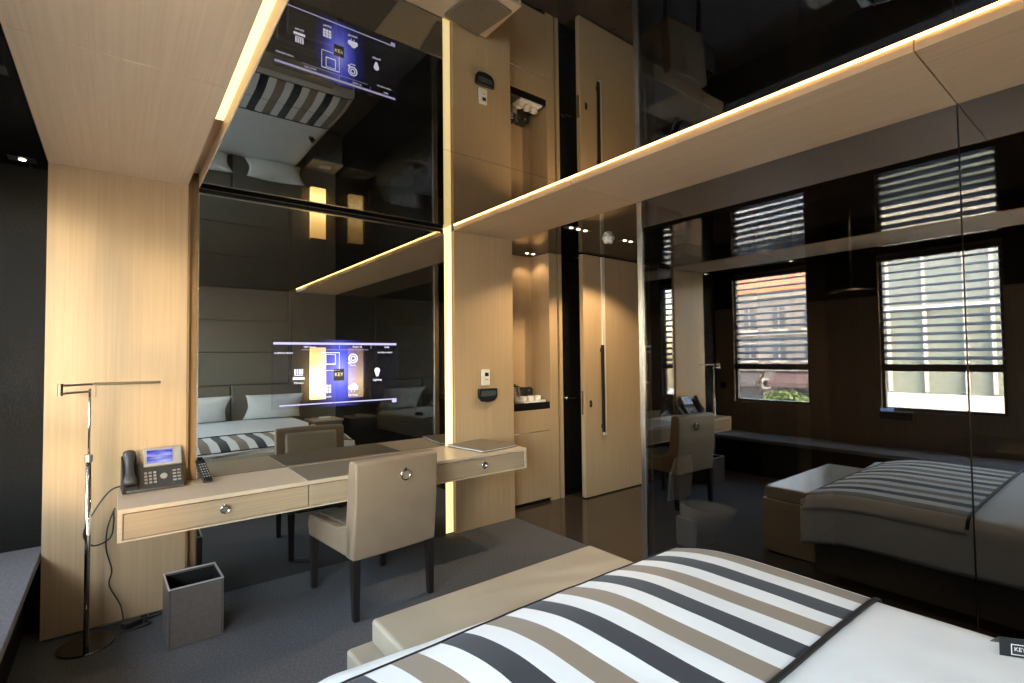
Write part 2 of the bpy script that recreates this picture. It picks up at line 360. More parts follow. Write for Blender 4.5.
# sliding oak door, floor to ceiling
dd = thing('sliding_door', 'floor to ceiling oak door slid half across the entry', 'door', (4.25, 3.645, 0))
ox = -4.25
B(3.785+ox, 4.94+ox, 0, .055, .012, 2.515).build('door_leaf', 'wood_v', dd, bevel=.003)
B(4.055+ox, 4.105+ox, -.014, -.0005, .62, 2.512).build('pull_strip', mat('satin_champagne_metal', (.80, .74, .62), .45, .3), dd, bevel=.002)
MB().box(4.018+ox, 4.052+ox, -.038, -.018, .66, 1.574).box(4.026+ox, 4.044+ox, -.018, 0, .70, .74).box(4.026+ox, 4.044+ox, -.018, 0, 1.50, 1.54).build('door_handle', 'darkwood', dd, bevel=.003)
lk = B(3.855+ox, 3.885+ox, -.008, 0, .93, 1.0).build('lock_plate', 'darkwood', dd, bevel=.003)
MB().lathe([(.010, -.016), (.010, -.008)], (3.87+ox, 0, .965), 14, 'y').build('lock_cylinder', 'chrome', lk)
MB().box(3.781+ox, 3.786+ox, .012, .045, .86, 1.10).build('edge_latch', 'chrome', dd)

def downlight(x, y, n, z=H, label='', dx=.085, e=9, spot=130, name='ceiling_downlight', parentless=True, ang=0.):
    t = thing(name, label, 'downlight', (x, y, z), ang, 'recessed ceiling downlights')
    hw = dx*n/2+.012
    MB().box(-hw, hw, -.04, .04, -.004, 0).build('housing', 'plastic_blk', t, bevel=.0015)
    for k in range(n):
        MB().lathe([(.015, -.005), (.011, -.008), (.004, -.010)], ((k-(n-1)/2)*dx, 0, 0), 14).build('bulb', 'bulb', t)
    s = lamp(name+'_light', 'SPOT', (0, 0, -.03), e, (1, .74, .45), (0, 0, -1), spot_size=R_(spot), spot_blend=.35, shadow_soft_size=.03)
    s.parent = t
    return t
downlight(3.05, 2.98, 3, label='three bulb downlight in the dark entry ceiling, beside the soffit', e=20)
downlight(3.74, 3.02, 2, label='two bulb downlight in the entry ceiling right of the smoke detector', e=36)
downlight(3.36, 3.98, 2, z=H, label='two bulb downlight inside the minibar niche', e=1.8, spot=120)
downlight(-.405, 3.66, 1, label='single downlight in the black bay ceiling near the textile wall', e=1.2, spot=70)
downlight(-.385, 2.58, 1, label='single downlight in the black bay ceiling above the platform edge', e=1.2, spot=70)
sd = thing('smoke_detector', 'round white smoke detector on the dark entry ceiling', 'smoke detector', (3.50, 3.045, H))
MB().lathe([(.055, 0), (.055, -.015), (.05, -.022)], seg=28).build('base', 'white_plastic', sd)
MB().lathe([(.042, -.022), (.040, -.045), (.030, -.052)], seg=28).build('sensor_head', 'white_plastic', sd)
MB().lathe([(.012, -.052), (.010, -.056)], seg=16).build('vent', 'plastic_blk', sd)
# ================================================================== LED LIGHTS
tag(B(X1+.006, X2-.006, YH+.02, 2.72, H+.070, H+.084).build('led_strip', 'led'), 'glowing light strip in the groove along the left soffit', 'light strip')
tag(B(X4-.008, X4-.001, YH+.02, YW-.01, H+.043, H+.052).build('led_strip', 'led_line'), 'thin glowing light line along the right soffit edge', 'light strip')
tag(B(X3+.020, X4-.014, 3.662, 3.668, .01, H+.07).build('led_strip', 'led_v'), 'upright glowing light strip between the mirror and the oak pier', 'light strip')
# wall sconce by the bed head
scn = thing('wall_sconce', 'tall glowing parchment wall lamp beside the bed head', 'wall lamp', (2.545, YH, .82))
B(-.115, .115, .03, .12, 0, .83).build('lamp_shade', 'shade', scn, bevel=.004)
B(-.10, .10, 0, .03, .04, .79).build('back_plate', 'darkwood', scn)
for z_ in (.831, -.009): B(-.119, .119, .026, .124, z_, z_+.008).build('cap', 'darkwood', scn)

# ================================================================== BLINDS
def blind(i, a, b, zb, label):
    t = thing('venetian_blind', label, 'blind', (XW-.012, (a+b)/2, 0), 0, 'dark slatted blinds at the windows')
    hw = (b-a)/2-.008
    B(-.04, .04, -hw, hw, WZ1-.05, WZ1-.004).build('head_rail', 'slat', t, bevel=.003)
    B(-.034, .034, -hw, hw, zb-.01, zb+.065).build('bottom_rail', 'slat', t, bevel=.004)
    z = zb+.055+.07; proto = None
    while z < WZ1-.07:
        if proto is None:
            mb = MB(); mb.T = Matrix.Rotation(R_(23), 4, 'Y')
            mb.box(-.040, .040, -hw, hw, -.0022, .0022); proto = mb.build('slat', 'slat', t); s = proto
        else: s = proto.copy(); col.objects.link(s)
        s.location = (0, 0, z); z += .084
    for yy in (-hw*.72, hw*.72): MB().tube([(.041, yy, zb+.03), (.041, yy, WZ1-.03)], .0016, 6).build('ladder_cord', 'slat', t)
blind(1, *WINS[0], 1.27, 'dark slatted blind at the window nearest the textile wall, seen mirrored')
blind(2, *WINS[1], 1.27, 'dark slatted blind at the window facing the glazed building, seen mirrored')
blind(3, *WINS[2], 1.75, 'dark slatted blind drawn high at the unseen window added for daylight beside the bed head')
so = thing('wall_socket', 'black square socket plate on the brown window wall', 'socket', (XW, 3.70, 1.04))
B(0, .008, -.045, .045, -.045, .045).build('plate', 'plastic_blk', so, bevel=.003)
MB().lathe([(.02, .008), (.018, .0095)], axis='x', seg=16).build('insert', 'blackmatte', so)
cr_ = thing('control_unit', 'black wall control unit with a glowing plate for a blue reflection under the window sill', 'control unit', (XW, 1.745, .745))
B(.001, .06, -.145, .145, 0, .085).build('body', 'plastic_blk', cr_, bevel=.006)
B(.03, .064, .02, .135, .086, .118).build('display', mat('blue_reflection', (.1, .2, .4), .2, emit=(.3, .5, .9), es=.6), cr_, bevel=.003)  # glowing plate stands in for a blue reflection above the unit
for yy in (-.10, -.05, .01): MB().lathe([(.010, .06), (.010, .068)], (0, yy, .04), 12, 'x').build('knob', 'chrome', cr_)

# ================================================================== DESK
DZ = .732; DY0, DY1 = 3.13, 3.638; DX0, DX1 = .010, 2.580
dk = thing('writing_desk', 'long pale oak wall desk with three drawers under the mirror', 'desk', ((DX0+DX1)/2, DY1, 0))
ox, oy = -(DX0+DX1)/2, -DY1
def DB(x0, x1, y0, y1, z0, z1): return B(x0+ox, x1+ox, y0+oy, y1+oy, z0, z1)
DB(DX0, DX1, DY0, DY1, DZ-.022, DZ).build('desk_top', 'desk', dk, bevel=.002)
MB().box(DX0+ox, DX1+ox, DY0+.0+oy, DY1+oy, DZ-.160, DZ-.150).box(DX0+ox, DX0+.02+ox, DY0+oy, DY1+oy, DZ-.150, DZ-.022).box(DX1-.02+ox, DX1+ox, DY0+oy, DY1+oy, DZ-.150, DZ-.022).box(DX0+.02+ox, DX1-.02+ox, DY0+.03+oy, DY1+oy, DZ-.150, DZ-.022).build('carcass', 'desk', dk, bevel=.0015)
DB(.905, 1.75, DY0+.004, 3.60, DZ-.001, DZ+.003).build('writing_inlay', 'inlay', dk, bevel=.001)
for x0, x1, knob in ((DX0+.024, .902, .468), (.908, 1.746, None), (1.752, DX1-.024, 2.166)):
    f = DB(x0, x1, DY0+.003, DY0+.029, DZ-.147, DZ-.026).build('drawer', 'desk_front', dk, bevel=.0015)
    if knob:
        MB().lathe([(.022, DY0+.003+oy), (.022, DY0-.003+oy)], (knob+ox, 0, DZ-.076), 20, 'y').build('knob_plate', 'steel', f)
        MB().torus((knob+ox, DY0-.012+oy, DZ-.079), .021, .0042).lathe([(.006, DY0+oy), (.007, DY0-.014+oy)], (knob+ox, 0, DZ-.058), 10, 'y').build('ring_pull', 'chrome', f, smooth=True)
# ---- things on the desk
fo = thing('leather_folder', 'closed taupe leather folder on the right end of the desk', 'folder', (2.335, 3.40, DZ+.0015), R_(8))
B(-.185, .185, -.215, .215, 0, .006).build('back_cover', 'inlay', fo, bevel=.002)
B(-.178, .183, -.208, .208, .006, .014).build('pages', mat('cream_paper', (.7, .66, .58), .8), fo)
B(-.185, .185, -.215, .215, .014, .020).build('front_cover', 'inlay', fo, bevel=.002)
rc = thing('remote_control', 'black remote control leaning on the mirror foot at the desk', 'remote control', (.415, 3.540, DZ+.058), 0)
rc.rotation_euler = (R_(40), 0, R_(14))
MB().box(-.026, .026, -.085, .085, 0, .016).build('body', 'plastic_blk', rc, bevel=.005, seg=3)
mb = MB()
for r in range(6):
    for c in range(3): mb.lathe([(.0045, .016), (.0042, .0185)], ((c-1)*.014, -.05+r*.019, 0), 10)
mb.build('buttons', 'plastic_silver', rc)

ph = thing('desk_phone', 'grey desk telephone with a lit blue screen on the desk', 'telephone', (.172, 3.555, DZ+.001), R_(3))
MB().prism([(-.085, 0), (-.085, .016), (-.060, .030), (.022, .135), (.050, .135), (.075, 0)], -.128, .140, 'yz').build('body', 'plastic_dk', ph, bevel=.005, seg=3)
mb = MB(); mb.T = Matrix.Translation((.045, .022, .165)) @ Matrix.Rotation(R_(-26), 4, 'X')
mb.box(-.092, .092, -.010, .012, -.050, .058); pn = mb.build('screen_panel', 'plastic_silver', ph, bevel=.006, seg=3)
def phone_screen():
    m = mat('phone_screen', (.02, .02, .1), .2); tc = N(m, 'ShaderNodeTexCoord'); nz = N(m, 'ShaderNodeTexNoise'); nz.inputs['Scale'].default_value = 1.
    mp = N(m, 'ShaderNodeMapping'); mp.inputs['Scale'].default_value = (9, 9, 60); cr = N(m, 'ShaderNodeValToRGB'); e = cr.color_ramp.elements
    e[0].position = .38; e[0].color = (.02, .02, .35, 1); e[1].position = .72; e[1].color = (.5, .55, 1, 1)
    L(m, tc.outputs['Object'], mp.inputs[0]); L(m, mp.outputs[0], nz.inputs['Vector']); L(m, nz.outputs[0], cr.inputs[0])
    L(m, cr.outputs[0], P(m).inputs['Emission Color']); P(m).inputs['Emission Strength'].default_value = .42
    return m
mb = MB(); mb.T = Matrix.Translation((.045, .022, .165)) @ Matrix.Rotation(R_(-26), 4, 'X')
mb.box(-.076, .046, -.0125, -.0098, -.036, .042).build('screen', phone_screen(), pn)
slope = math.atan2(.105, .082)
mb = MB(); mb.T = Matrix.Translation((0, -.060, .030)) @ Matrix.Rotation(slope, 4, 'X')
for r in range(4):
    for c in range(3): mb.box(-.045+c*.021, -.032+c*.021, .008+r*.020, .019+r*.020, 0, .004)
    pass
mb.lathe([(.018, 0), (.016, .005)], (.046, .045, 0), 20)
mb.build('keypad', 'plastic_silver', ph)
mb = MB(); mb.T = Matrix.Translation((0, -.060, .030)) @ Matrix.Rotation(slope, 4, 'X')
for r in range(4):
    for c in range(2): mb.box(.088+c*.022, .104+c*.022, .008+r*.020, .016+r*.020, 0, .004)
mb.build('function_keys', 'plastic_silver', ph)
hs = MB()
pr = [(-.085, .050, .032), (-.088, .060, .038), (-.070, .078, .037), (-.045, .105, .026), (-.022, .138, .025), (0, .170, .028), (.006, .195, .036), (.018, .212, .036), (.030, .214, .030)]
rings = []
for (y, z, hw) in pr:
    rings.append([hs.v(-.112+hw*.80*cos(a), y-.006-.020*sin(a)*.8, z+.020*sin(a)*.62) for a in [2*pi*k/16 for k in range(16)]])
for a_, b_ in zip(rings, rings[1:]):
    for k in range(16): hs.bm.faces.new((a_[k], a_[(k+1) % 16], b_[(k+1) % 16], b_[k]))
hs.bm.faces.new(rings[0]); hs.bm.faces.new(rings[-1])
hs.build('handset', 'plastic_dk', ph, smooth=True)
MB().prism([(-.078, .0), (-.078, .035), (.040, .19), (.062, .19), (.075, 0)], -.146, -.076, 'yz').build('cradle', 'plastic_blk', ph, bevel=.004)
def curve_pts(pts, n=8):
    out = []; P_ = [Vector(p) for p in pts]; P_ = [P_[0]]+P_+[P_[-1]]
    for i in range(1, len(P_)-2):
        for k in range(n):
            t = k/n; a, b, c, d = P_[i-1:i+3]
            out.append(.5*((2*b)+(c-a)*t+(2*a-5*b+4*c-d)*t*t+(3*b-a-3*c+d)*t**3))
    out.append(P_[-2]); return out
tag(MB().tube(curve_pts([(.05, 3.62, .755), (-.02, 3.60, .74), (-.09, 3.58, .64), (-.13, 3.57, .53), (-.09, 3.58, .46), (-.02, 3.60, .48), (-.004, 3.60, .56), (-.006, 3.59, .63)]), .0042, 8).build('phone_cord', 'plastic_blk', smooth=True),
    'black phone cord looping off the left end of the desk', 'cord')
tag(MB().tube(curve_pts([(.000, 3.60, .64), (-.03, 3.60, .54), (-.035, 3.61, .42), (-.01, 3.61, .30), (-.02, 3.61, .22), (.03, 3.60, .10), (.045, 3.57, .012)]), .0036, 8).build('power_cable', 'plastic_blk', smooth=True),
    'thin black cable hanging down the oak wall to the floor', 'cord')
ad = thing('power_adaptor', 'black power adaptor lying on the carpet by the lamp base', 'adaptor', (.08, 3.52, 0), R_(25))
MB().box(-.045, .045, -.028, .028, .001, .034).build('body', 'plastic_blk', ad, bevel=.006, seg=3)
MB().tube(curve_pts([(.045, 0, .016), (.085, .01, .012), (.10, .05, .008), (.06, .075, .006), (.02, .06, .006)]), .004, 8).build('lead', 'plastic_blk', ad, smooth=True)
tag(MB().tube(curve_pts([(.02, 3.475, .008), (.10, 3.465, .006), (.16, 3.49, .006), (.14, 3.545, .006), (.20, 3.57, .006), (.24, 3.60, .006), (.16, 3.61, .006), (.06, 3.60, .006), (-.05, 3.605, .006), (-.29, 3.615, .006)]), .005, 8).build('floor_cable', 'plastic_blk', smooth=True),
    'black cable running along the foot of the oak wall', 'cord')

# ================================================================== FLOOR LAMP
fl = thing('floor_lamp', 'slim chrome reading lamp with a swing arm by the oak wall', 'floor lamp', (-.108, 3.43, 0))
MB().lathe([(.118, 0), (.120, .004), (.118, .010), (.03, .012)], seg=48).build('base', mat('dark_chrome', (.16, .15, .14), .12, 1.), fl)
MB().tube([(0, -.022, .012), (0, -.022, .95)], .0125, 14).build('lower_pole', 'chrome', fl, smooth=True)
MB().lathe([(.017, .94), (.017, .975), (.010, .98)], (0, -.022, 0), 16).build('clamp_collar', 'steel', fl)
MB().tube([(0, -.022, .95), (0, -.022, 1.315)], .0058, 12).build('upper_pole', 'chrome', fl, smooth=True)
MB().tube([(0, -.022, 1.30), (-.112, -.03, 1.295)], .0055, 8).tube([(.012, -.03, 1.338), (-.118, -.03, 1.334)], .0055, 8).lathe([(.011, 1.283), (.011, 1.345)], (-.114, -.03, 0), 14).build('swing_arm', 'bronze', fl)
MB().box(.014, .300, -.047, -.017, 1.331, 1.345).build('light_bar', 'bronze', fl, bevel=.004)
MB().tube([(.024, -.032, 1.333), (.024, -.032, 1.27)], .002, 6).build('switch', 'bronze', fl)

# ================================================================== WASTE BIN
bn = thing('waste_bin', 'square pewter leather waste bin on the carpet under the desk', 'bin', (.336, 3.240, 0), R_(1.5))
bx, by, t_ = .123, .130, .006
mb = MB(); mb.T = Matrix.Identity(4)
mb.box(-bx, bx, -by, by, .002, .012); mb.box(-bx, bx, -by, -by+t_, .012, .295); mb.box(-bx, bx, by-t_, by, .012, .295)
mb.box(-bx, -bx+t_, -by+t_, by-t_, .012, .295); mb.box(bx-t_, bx, -by+t_, by-t_, .012, .295)
mb.build('bin_body', 'bin', bn)
MB().box(-bx+t_, bx-t_, -by+t_, by-t_, .0125, .016).box(-bx+t_, -bx+t_+.002, -by+t_, by-t_, .016, .285).box(bx-t_-.002, bx-t_, -by+t_, by-t_, .016, .285).box(-bx+t_, bx-t_, -by+t_, -by+t_+.002, .016, .285).box(-bx+t_, bx-t_, by-t_-.002, by-t_, .016, .285).build('bin_liner', 'blackmatte', bn)
MB().box(-bx-.001, bx+.001, -by-.001, -by+.007, .295, .300).box(-bx-.001, bx+.001, by-.007, by+.001, .295, .300).box(-bx-.001, -bx+.007, -by+.007, by-.007, .295, .300).box(bx-.007, bx+.001, -by+.007, by-.007, .295, .300).build('rim', mat('satin_steel_rim', (.75, .73, .70), .4, .6), bn)
for s in (-1, 1): MB().box(s*(bx-.008)-.001, s*(bx-.008)+.001, -by-.0015, -by, .01, .29).build('stitch_seam', 'blackmatte', bn)

# ================================================================== CHAIR
ch = thing('desk_chair', 'taupe leather desk chair with dark tapered legs', 'chair', (1.275, 3.11, 0), R_(5.5))
hw = .272
def leg(x, y, zt, lx, ly):
    mb = MB(); a, b = .016, .024
    bt = [mb.v(x+lx+sx*a, y+ly+sy*a, 0) for sx, sy in ((-1, -1), (1, -1), (1, 1), (-1, 1))]
    tp = [mb.v(x+sx*b, y+sy*b, zt) for sx, sy in ((-1, -1), (1, -1), (1, 1), (-1, 1))]
    mb.bm.faces.new(bt[::-1]); mb.bm.faces.new(tp)
    for i in range(4): mb.bm.faces.new((bt[i], bt[(i+1) % 4], tp[(i+1) % 4], tp[i]))
    return mb.build('leg', 'darkwood', ch, bevel=.002)
for sx in (-1, 1):
    leg(sx*(hw-.026), -.290, .345, 0, -.008); leg(sx*(hw-.03), .280, .335, 0, .004)
# seat shell: thick sides and front that rise to the back, with a recessed seat pad
side = [(-.30, .338), (.305, .330), (.315, .40), (.308, .465), (-.10, .475), (-.24, .52), (-.30, .52)]
mb = MB()
for s in (-1, 1):
    a, b = sorted((s*hw, s*(hw-.060))); mb.prism(side, a, b, 'yz')
mb.box(-hw+.060, hw-.060, -.30, .305, .333, .430)
mb.build('seat', 'leather', ch, bevel=.016, seg=4)
MB().box(-hw+.064, hw-.064, -.215, .29, .431, .468).build('seat_cushion', 'inlay', ch, bevel=.018, seg=4)
def backfn():
    mb = MB(); prof = [(-.318, .335), (-.345, .62), (-.352, .865), (-.335, .882), (-.285, .882), (-.262, .868), (-.225, .50), (-.222, .335)]
    n = 12; rings = []
    for i in range(n+1):
        x = -hw + 2*hw*i/n; dome = .012*(1-(2*i/n-1)**2)
        rings.append([mb.v(x, y-dome*(1 if y < -.30 else .4), z+(dome*.5 if z > .8 else 0)) for y, z in prof])
    k = len(prof)
    for a, b in zip(rings, rings[1:]):
        for j in range(k): mb.bm.faces.new((a[j], a[(j+1) % k], b[(j+1) % k], b[j]))
    mb.bm.faces.new(rings[0][::-1]); mb.bm.faces.new(rings[-1]); return mb
bk = backfn().build('backrest', 'leather', ch, bevel=.014, seg=4)
cu_ = MB(); cu_.T = Matrix.Translation((0, -.222, .485)) @ Matrix.Rotation(R_(8), 4, 'X'); cu_.box(-.205, .205, -.012, .030, 0, .365)
cu_.build('back_cushion', 'bench', ch, bevel=.022, seg=4)
yb_ = -.355
MB().lathe([(.012, yb_), (.012, yb_-.010)], (.035, 0, .800), 14, 'y').build('ring_mount', 'chrome', bk)
MB().torus((.035, yb_-.012, .772), .030, .0055).build('ring_handle', 'chrome', bk, smooth=True)

# ================================================================== BENCH
bc = thing('bed_bench', 'beige leather bench standing against the foot of the bed', 'bench', (1.30, 1.66, 0))
MB().box(-.63, .62, -.165, .20, .012, .395).build('bench_base', 'bench', bc, bevel=.012, seg=4)
def cushion(mb, x0, x1, y0, y1, z0, z1, r):
    def fn(u, v):
        x = x0+(x1-x0)*u; y = y0+(y1-y0)*v
        ex = min(u*(x1-x0), (1-u)*(x1-x0), .25)/.25; ey = min(v*(y1-y0), (1-v)*(y1-y0), .15)/.15
        wr = .0045*noise.noise(Vector((x*3.1, y*9+x*4, 1.3)))+.0022*sin(x*13+y*24+3*noise.noise(Vector((x*2, y*3, 5))))
        return (x, y, z1+wr*ex*ey+.004*ex*ey)
    nu, nv = 60, 24; g = [[mb.v(*fn(i/nu, j/nv)) for j in range(nv+1)] for i in range(nu+1)]
    for i in range(nu):
        for j in range(nv): mb.bm.faces.new((g[i][j], g[i+1][j], g[i+1][j+1], g[i][j+1]))
    edge = [g[i][0] for i in range(nu+1)]+[g[nu][j] for j in range(1, nv+1)]+[g[i][nv] for i in range(nu-1, -1, -1)]+[g[0][j] for j in range(nv-1, 0, -1)]
    low = [mb.bm.verts.new((p.co.x, p.co.y, z0)) for p in edge]; n = len(edge)
    for i in range(n): mb.bm.faces.new((edge[i], edge[(i+1) % n], low[(i+1) % n], low[i]))
    mb.bm.faces.new(low[::-1]); return mb
cushion(MB(), -.545, .625, -.165, .175, .398, .487, .02).build('bench_cushion', 'bench', bc, bevel=.014, seg=4)

# ================================================================== BED
BX0, BX1, BY0, BY1 = .42, 2.20, -1.02, 1.475
bd = thing('bed', 'large upholstered bed with a split leather headboard', 'bed', (1.31, .2, 0))
ox, oy = -1.31, -.2
B(BX0+.05+ox, BX1-.05+ox, BY0+oy, BY1-.06+oy, .06, .30).build('bed_base', 'headboard', bd, bevel=.01, seg=3)
B(BX0+.03+ox, BX1-.03+ox, BY0+oy, BY1-.035+oy, .302, .49).build('mattress', 'linen', bd, bevel=.03, seg=4)
for s in (0, 1):
    B((.36, 1.315)[s]+ox, (1.305, 2.30)[s]+ox, -1.128+oy, -1.03+oy, .05, 1.085).build('headboard', 'headboard', bd, bevel=.02, seg=4)
for x in (BX0+.12, BX1-.12):
    for y in (BY0+.1, BY1-.2): B(x-.03+ox, x+.03+ox, y-.03+oy, y+.03+oy, 0, .06).build('foot', 'darkwood', bd)
ZT = .585
def prof(d, r, drop):   # height below the top at distance d inside an edge
    if d >= r: return 0.
    t = 1-max(d, 0)/r; return drop*(1-math.sqrt(max(0., 1-t*t)))
def dz(x, y):
    z = ZT - .012*((x-1.31)/.9)**2
    z += .005*noise.noise(Vector((x*2.2, y*2.2, 0)))+.0035*noise.noise(Vector((x*6, y*3, 3)))+.0016*noise.noise(Vector((x*14, y*5, 8)))
    z -= prof(min(x-BX0, BX1-x), .11, .055); z -= .058*max(0., 1-(BY1-y)/.36)**2.1
    return z
def duvet(y0, y1, off, skirt, bottom, nu=84, nv=70, taper=False):
    mb = MB()
    def fn(u, v):
        uu = u*(1.78+2*skirt)-skirt; x = BX0+min(max(uu, 0), 1.78); y = y0+(y1-y0)*v
        z = dz(x, y)+off
        if not taper:
            ov = v**4*.085*max(0., (1.22-x)/.8)      # sheet shows past the runner on the window side
            y += ov; z = dz(x, min(y, BY1))+off-.10*max(0., y-BY1)
        if uu < 0: return (x-off+.004*sin(y*9)*min(1, -uu*8), y, z+uu)
        if uu > 1.78: return (x+off+.006*sin(y*8+1)*min(1, (uu-1.78)*8), y, z-(uu-1.78))
        return (x, y, z)
    mb.grid(fn, nu, nv); return mb
dv = tag(duvet(-.98, BY1, .0, .24, .2).build('duvet', 'linen', smooth=True, solid=.012), 'white duvet spread over the bed', 'duvet')
B(BX0+.002, BX1-.002, BY1-.030, BY1-.001, .40, .512).build('foot_fold', 'linen', dv, bevel=.01, seg=3)
def runner_mat():
    m = mat('striped_runner_fabric', rough=.85, spec=.2, sheen=.15)
    tc = N(m, 'ShaderNodeTexCoord'); sx = N(m, 'ShaderNodeSeparateXYZ'); L(m, tc.outputs['Object'], sx.inputs[0])
    nz = N(m, 'ShaderNodeTexNoise'); nz.inputs['Scale'].default_value = 2.5
    L(m, tc.outputs['Object'], nz.inputs['Vector'])
    ad = N(m, 'ShaderNodeMath'); ad.operation = 'MULTIPLY_ADD'; ad.inputs[1].default_value = .016; L(m, nz.outputs['Fac'], ad.inputs[0]); L(m, sx.outputs[0], ad.inputs[2])
    per = .346; mo = N(m, 'ShaderNodeMath'); mo.operation = 'MULTIPLY_ADD'; mo.inputs[1].default_value = 1/per; mo.inputs[2].default_value = -(1.57+.008)/per+.25+10; L(m, ad.outputs[0], mo.inputs[0])
    fr = N(m, 'ShaderNodeMath'); fr.operation = 'FRACT'; L(m, mo.outputs[0], fr.inputs[0])
    cr = N(m, 'ShaderNodeValToRGB'); cr.color_ramp.interpolation = 'CONSTANT'; e = cr.color_ramp.elements
    hwid = .130; Wc, Dk, Tn = (.84, .83, .81, 1), (.022, .0225, .029, 1), (.27, .205, .142, 1)
    e[0].position = 0; e[0].color = Wc; e[1].position = .25-hwid; e[1].color = Dk
    for p_, c_ in ((.25+hwid, Wc), (.75-hwid, Tn), (.75+hwid, Wc)): q = e.new(p_); q.color = c_
    L(m, fr.outputs[0], cr.inputs[0]); L(m, cr.outputs[0], P(m).inputs['Base Color']); return m
rn = thing('bed_runner', 'white bed runner with tan and charcoal stripes across the bed foot', 'bed runner', (0, 0, 0))
duvet(.655, BY1-.012, .006, .03, 0, 84, 40, True).build('runner_cloth', runner_mat(), rn, smooth=True, solid=.004)
pm = mat('black_piping', (.012, .012, .013), .7)
def edge_pts(y, off): return [(BX0+1.78*i/60, y, dz(BX0+1.78*i/60, y)+off) for i in range(61)]
MB().tube(edge_pts(.652, .007), .0085, 8).build('head_piping', pm, rn, smooth=True)
MB().tube(edge_pts(BY1-.011, .006), .005, 8).build('foot_piping', pm, rn, smooth=True)

def pillow(label, x, y, z, rx, rz, sx=.80, sy=.50):
    mb = MB(); n = 22
    def f(u, v, s):
        a, b = 2*u-1, 2*v-1; pin = 1-.13*(1-abs(b)**1.6)*abs(a)**2; pin2 = 1-.17*(1-abs(a)**1.6)*abs(b)**2
        h = .105*((1-a**2)*(1-b**2))**.5*(1-.25*(a*a*b*b)) + .006*noise.noise(Vector((a*3, b*3, s+x)))*(1-a*a)*(1-b*b)
        return (a*sx/2*pin, b*sy/2*pin2, s*h)
    for s in (1, -1): mb.grid(lambda u, v: f(u, v, s), n, n)
    bmesh.ops.remove_doubles(mb.bm, verts=mb.bm.verts, dist=.0008)
    o = mb.build('pillow', 'linen', smooth=True); o.location = (x, y, z); o.rotation_euler = (rx, 0, rz)
    return tag(o, label, 'pillow', 'pillows at the headboard')
pillow('plump white pillow leaning on the headboard half nearest the glowing wall lamp', 1.84, -.80, ZT+.19, R_(50), R_(3))
pillow('plump white pillow leaning on the headboard half nearest the windows', .86, -.80, ZT+.19, R_(50), R_(-3))
nb = thing('nightstand', 'low taupe nightstand beneath the glowing wall lamp', 'nightstand', (2.58, -.86, 0))
B(-.22, .22, -.24, .22, .05, .50).build('cabinet', 'headboard', nb, bevel=.006)
B(-.235, .235, -.25, .235, .50, .525).build('table_top', 'wood_x', nb, bevel=.003)
fr_ = B(-.21, .21, .221, .236, .28, .48).build('drawer', 'headboard', nb, bevel=.003)
MB().lathe([(.012, .236), (.012, .25)], (0, 0, .38), 14, 'y').build('knob', 'chrome', fr_)
B(-.2, .2, -.22, .2, 0, .05).build('plinth', 'blackmatte', nb)
tag(B(2.50, 2.66, -.86, -.74, .526, .56).build('notepad_box', 'white_plastic', bevel=.004), 'white notepad box on the nightstand', 'box')
# folded black card on the duvet
tgz = dz(2.06, .28)+.004
tc_ = thing('black_card', 'small folded black card with a white square mark on the white duvet', 'card', (2.045, .262, tgz), R_(-57))
MB().box(-.060, .060, -.001, .001, 0, .052).build('front_leaf', 'plastic_blk', tc_)
mb = MB(); mb.T = Matrix.Translation((0, .002, .050)) @ Matrix.Rotation(R_(52), 4, 'X'); mb.box(-.060, .060, -.001, .001, -.058, .0).build('rear_leaf', 'plastic_blk', tc_)
wm = mat('white_print', (.8, .8, .8), .6)
lg = MB().box(-.034, .006, -.0016, -.0011, .034, .036).box(-.034, .006, -.0016, -.0011, .006, .008).box(-.034, -.032, -.0016, -.0011, .008, .034).box(.004, .006, -.0016, -.0011, .008, .034).build('square_mark', wm, tc_)
text_mesh('lettering', 'KEY', .016, wm, lg, (-.014, -.0016, .022), (pi/2, 0, 0), sx=.95)

# ================================================================== TV BEHIND THE MIRROR
TX0, TX1, TZ0, TZ1 = .815, 1.728, 1.118, 1.592
def tv_mat():
    m = glossmix('tv_screen', .36, None, (.98, 1, .97)); nt = m.node_tree
    out = [n for n in nt.nodes if n.type == 'OUTPUT_MATERIAL'][0]; mx = [n for n in nt.nodes if n.type == 'MIX_SHADER'][0]
    tc = nt.nodes.new('ShaderNodeTexCoord'); mp = nt.nodes.new('ShaderNodeMapping')
    mp.inputs['Location'].default_value = (.02, 0, -.02); mp.inputs['Scale'].default_value = (5.0, 0, 2.6)
    g = nt.nodes.new('ShaderNodeTexGradient'); g.gradient_type = 'SPHERICAL'
    cr = nt.nodes.new('ShaderNodeValToRGB'); e = cr.color_ramp.elements
    e[0].position = 0; e[0].color = (.002, .002, .006, 1); e[1].position = 1; e[1].color = (.36, .40, 1.0, 1); q = e.new(.35); q.color = (.02, .025, .16, 1); q = e.new(.65); q.color = (.10, .12, .75, 1)
    em = nt.nodes.new('ShaderNodeEmission'); em.inputs[1].default_value = .6; add = nt.nodes.new('ShaderNodeAddShader')
    nt.links.new(tc.outputs['Object'], mp.inputs[0]); nt.links.new(mp.outputs[0], g.inputs[0]); nt.links.new(g.outputs[0], cr.inputs[0]); nt.links.new(cr.outputs[0], em.inputs[0])
    nt.links.new(mx.outputs[0], add.inputs[0]); nt.links.new(em.outputs[0], add.inputs[1]); nt.links.new(add.outputs[0], out.inputs[0])
    return m
tv = thing('television', 'lit television menu glowing through the smoked mirror', 'television', (1.2715, YW-.003, 1.355))
tx, tz = -1.2715, -1.355
B(TX0+tx, TX1+tx, -.001, .002, TZ0+tz, TZ1+tz).build('screen', tv_mat(), tv)
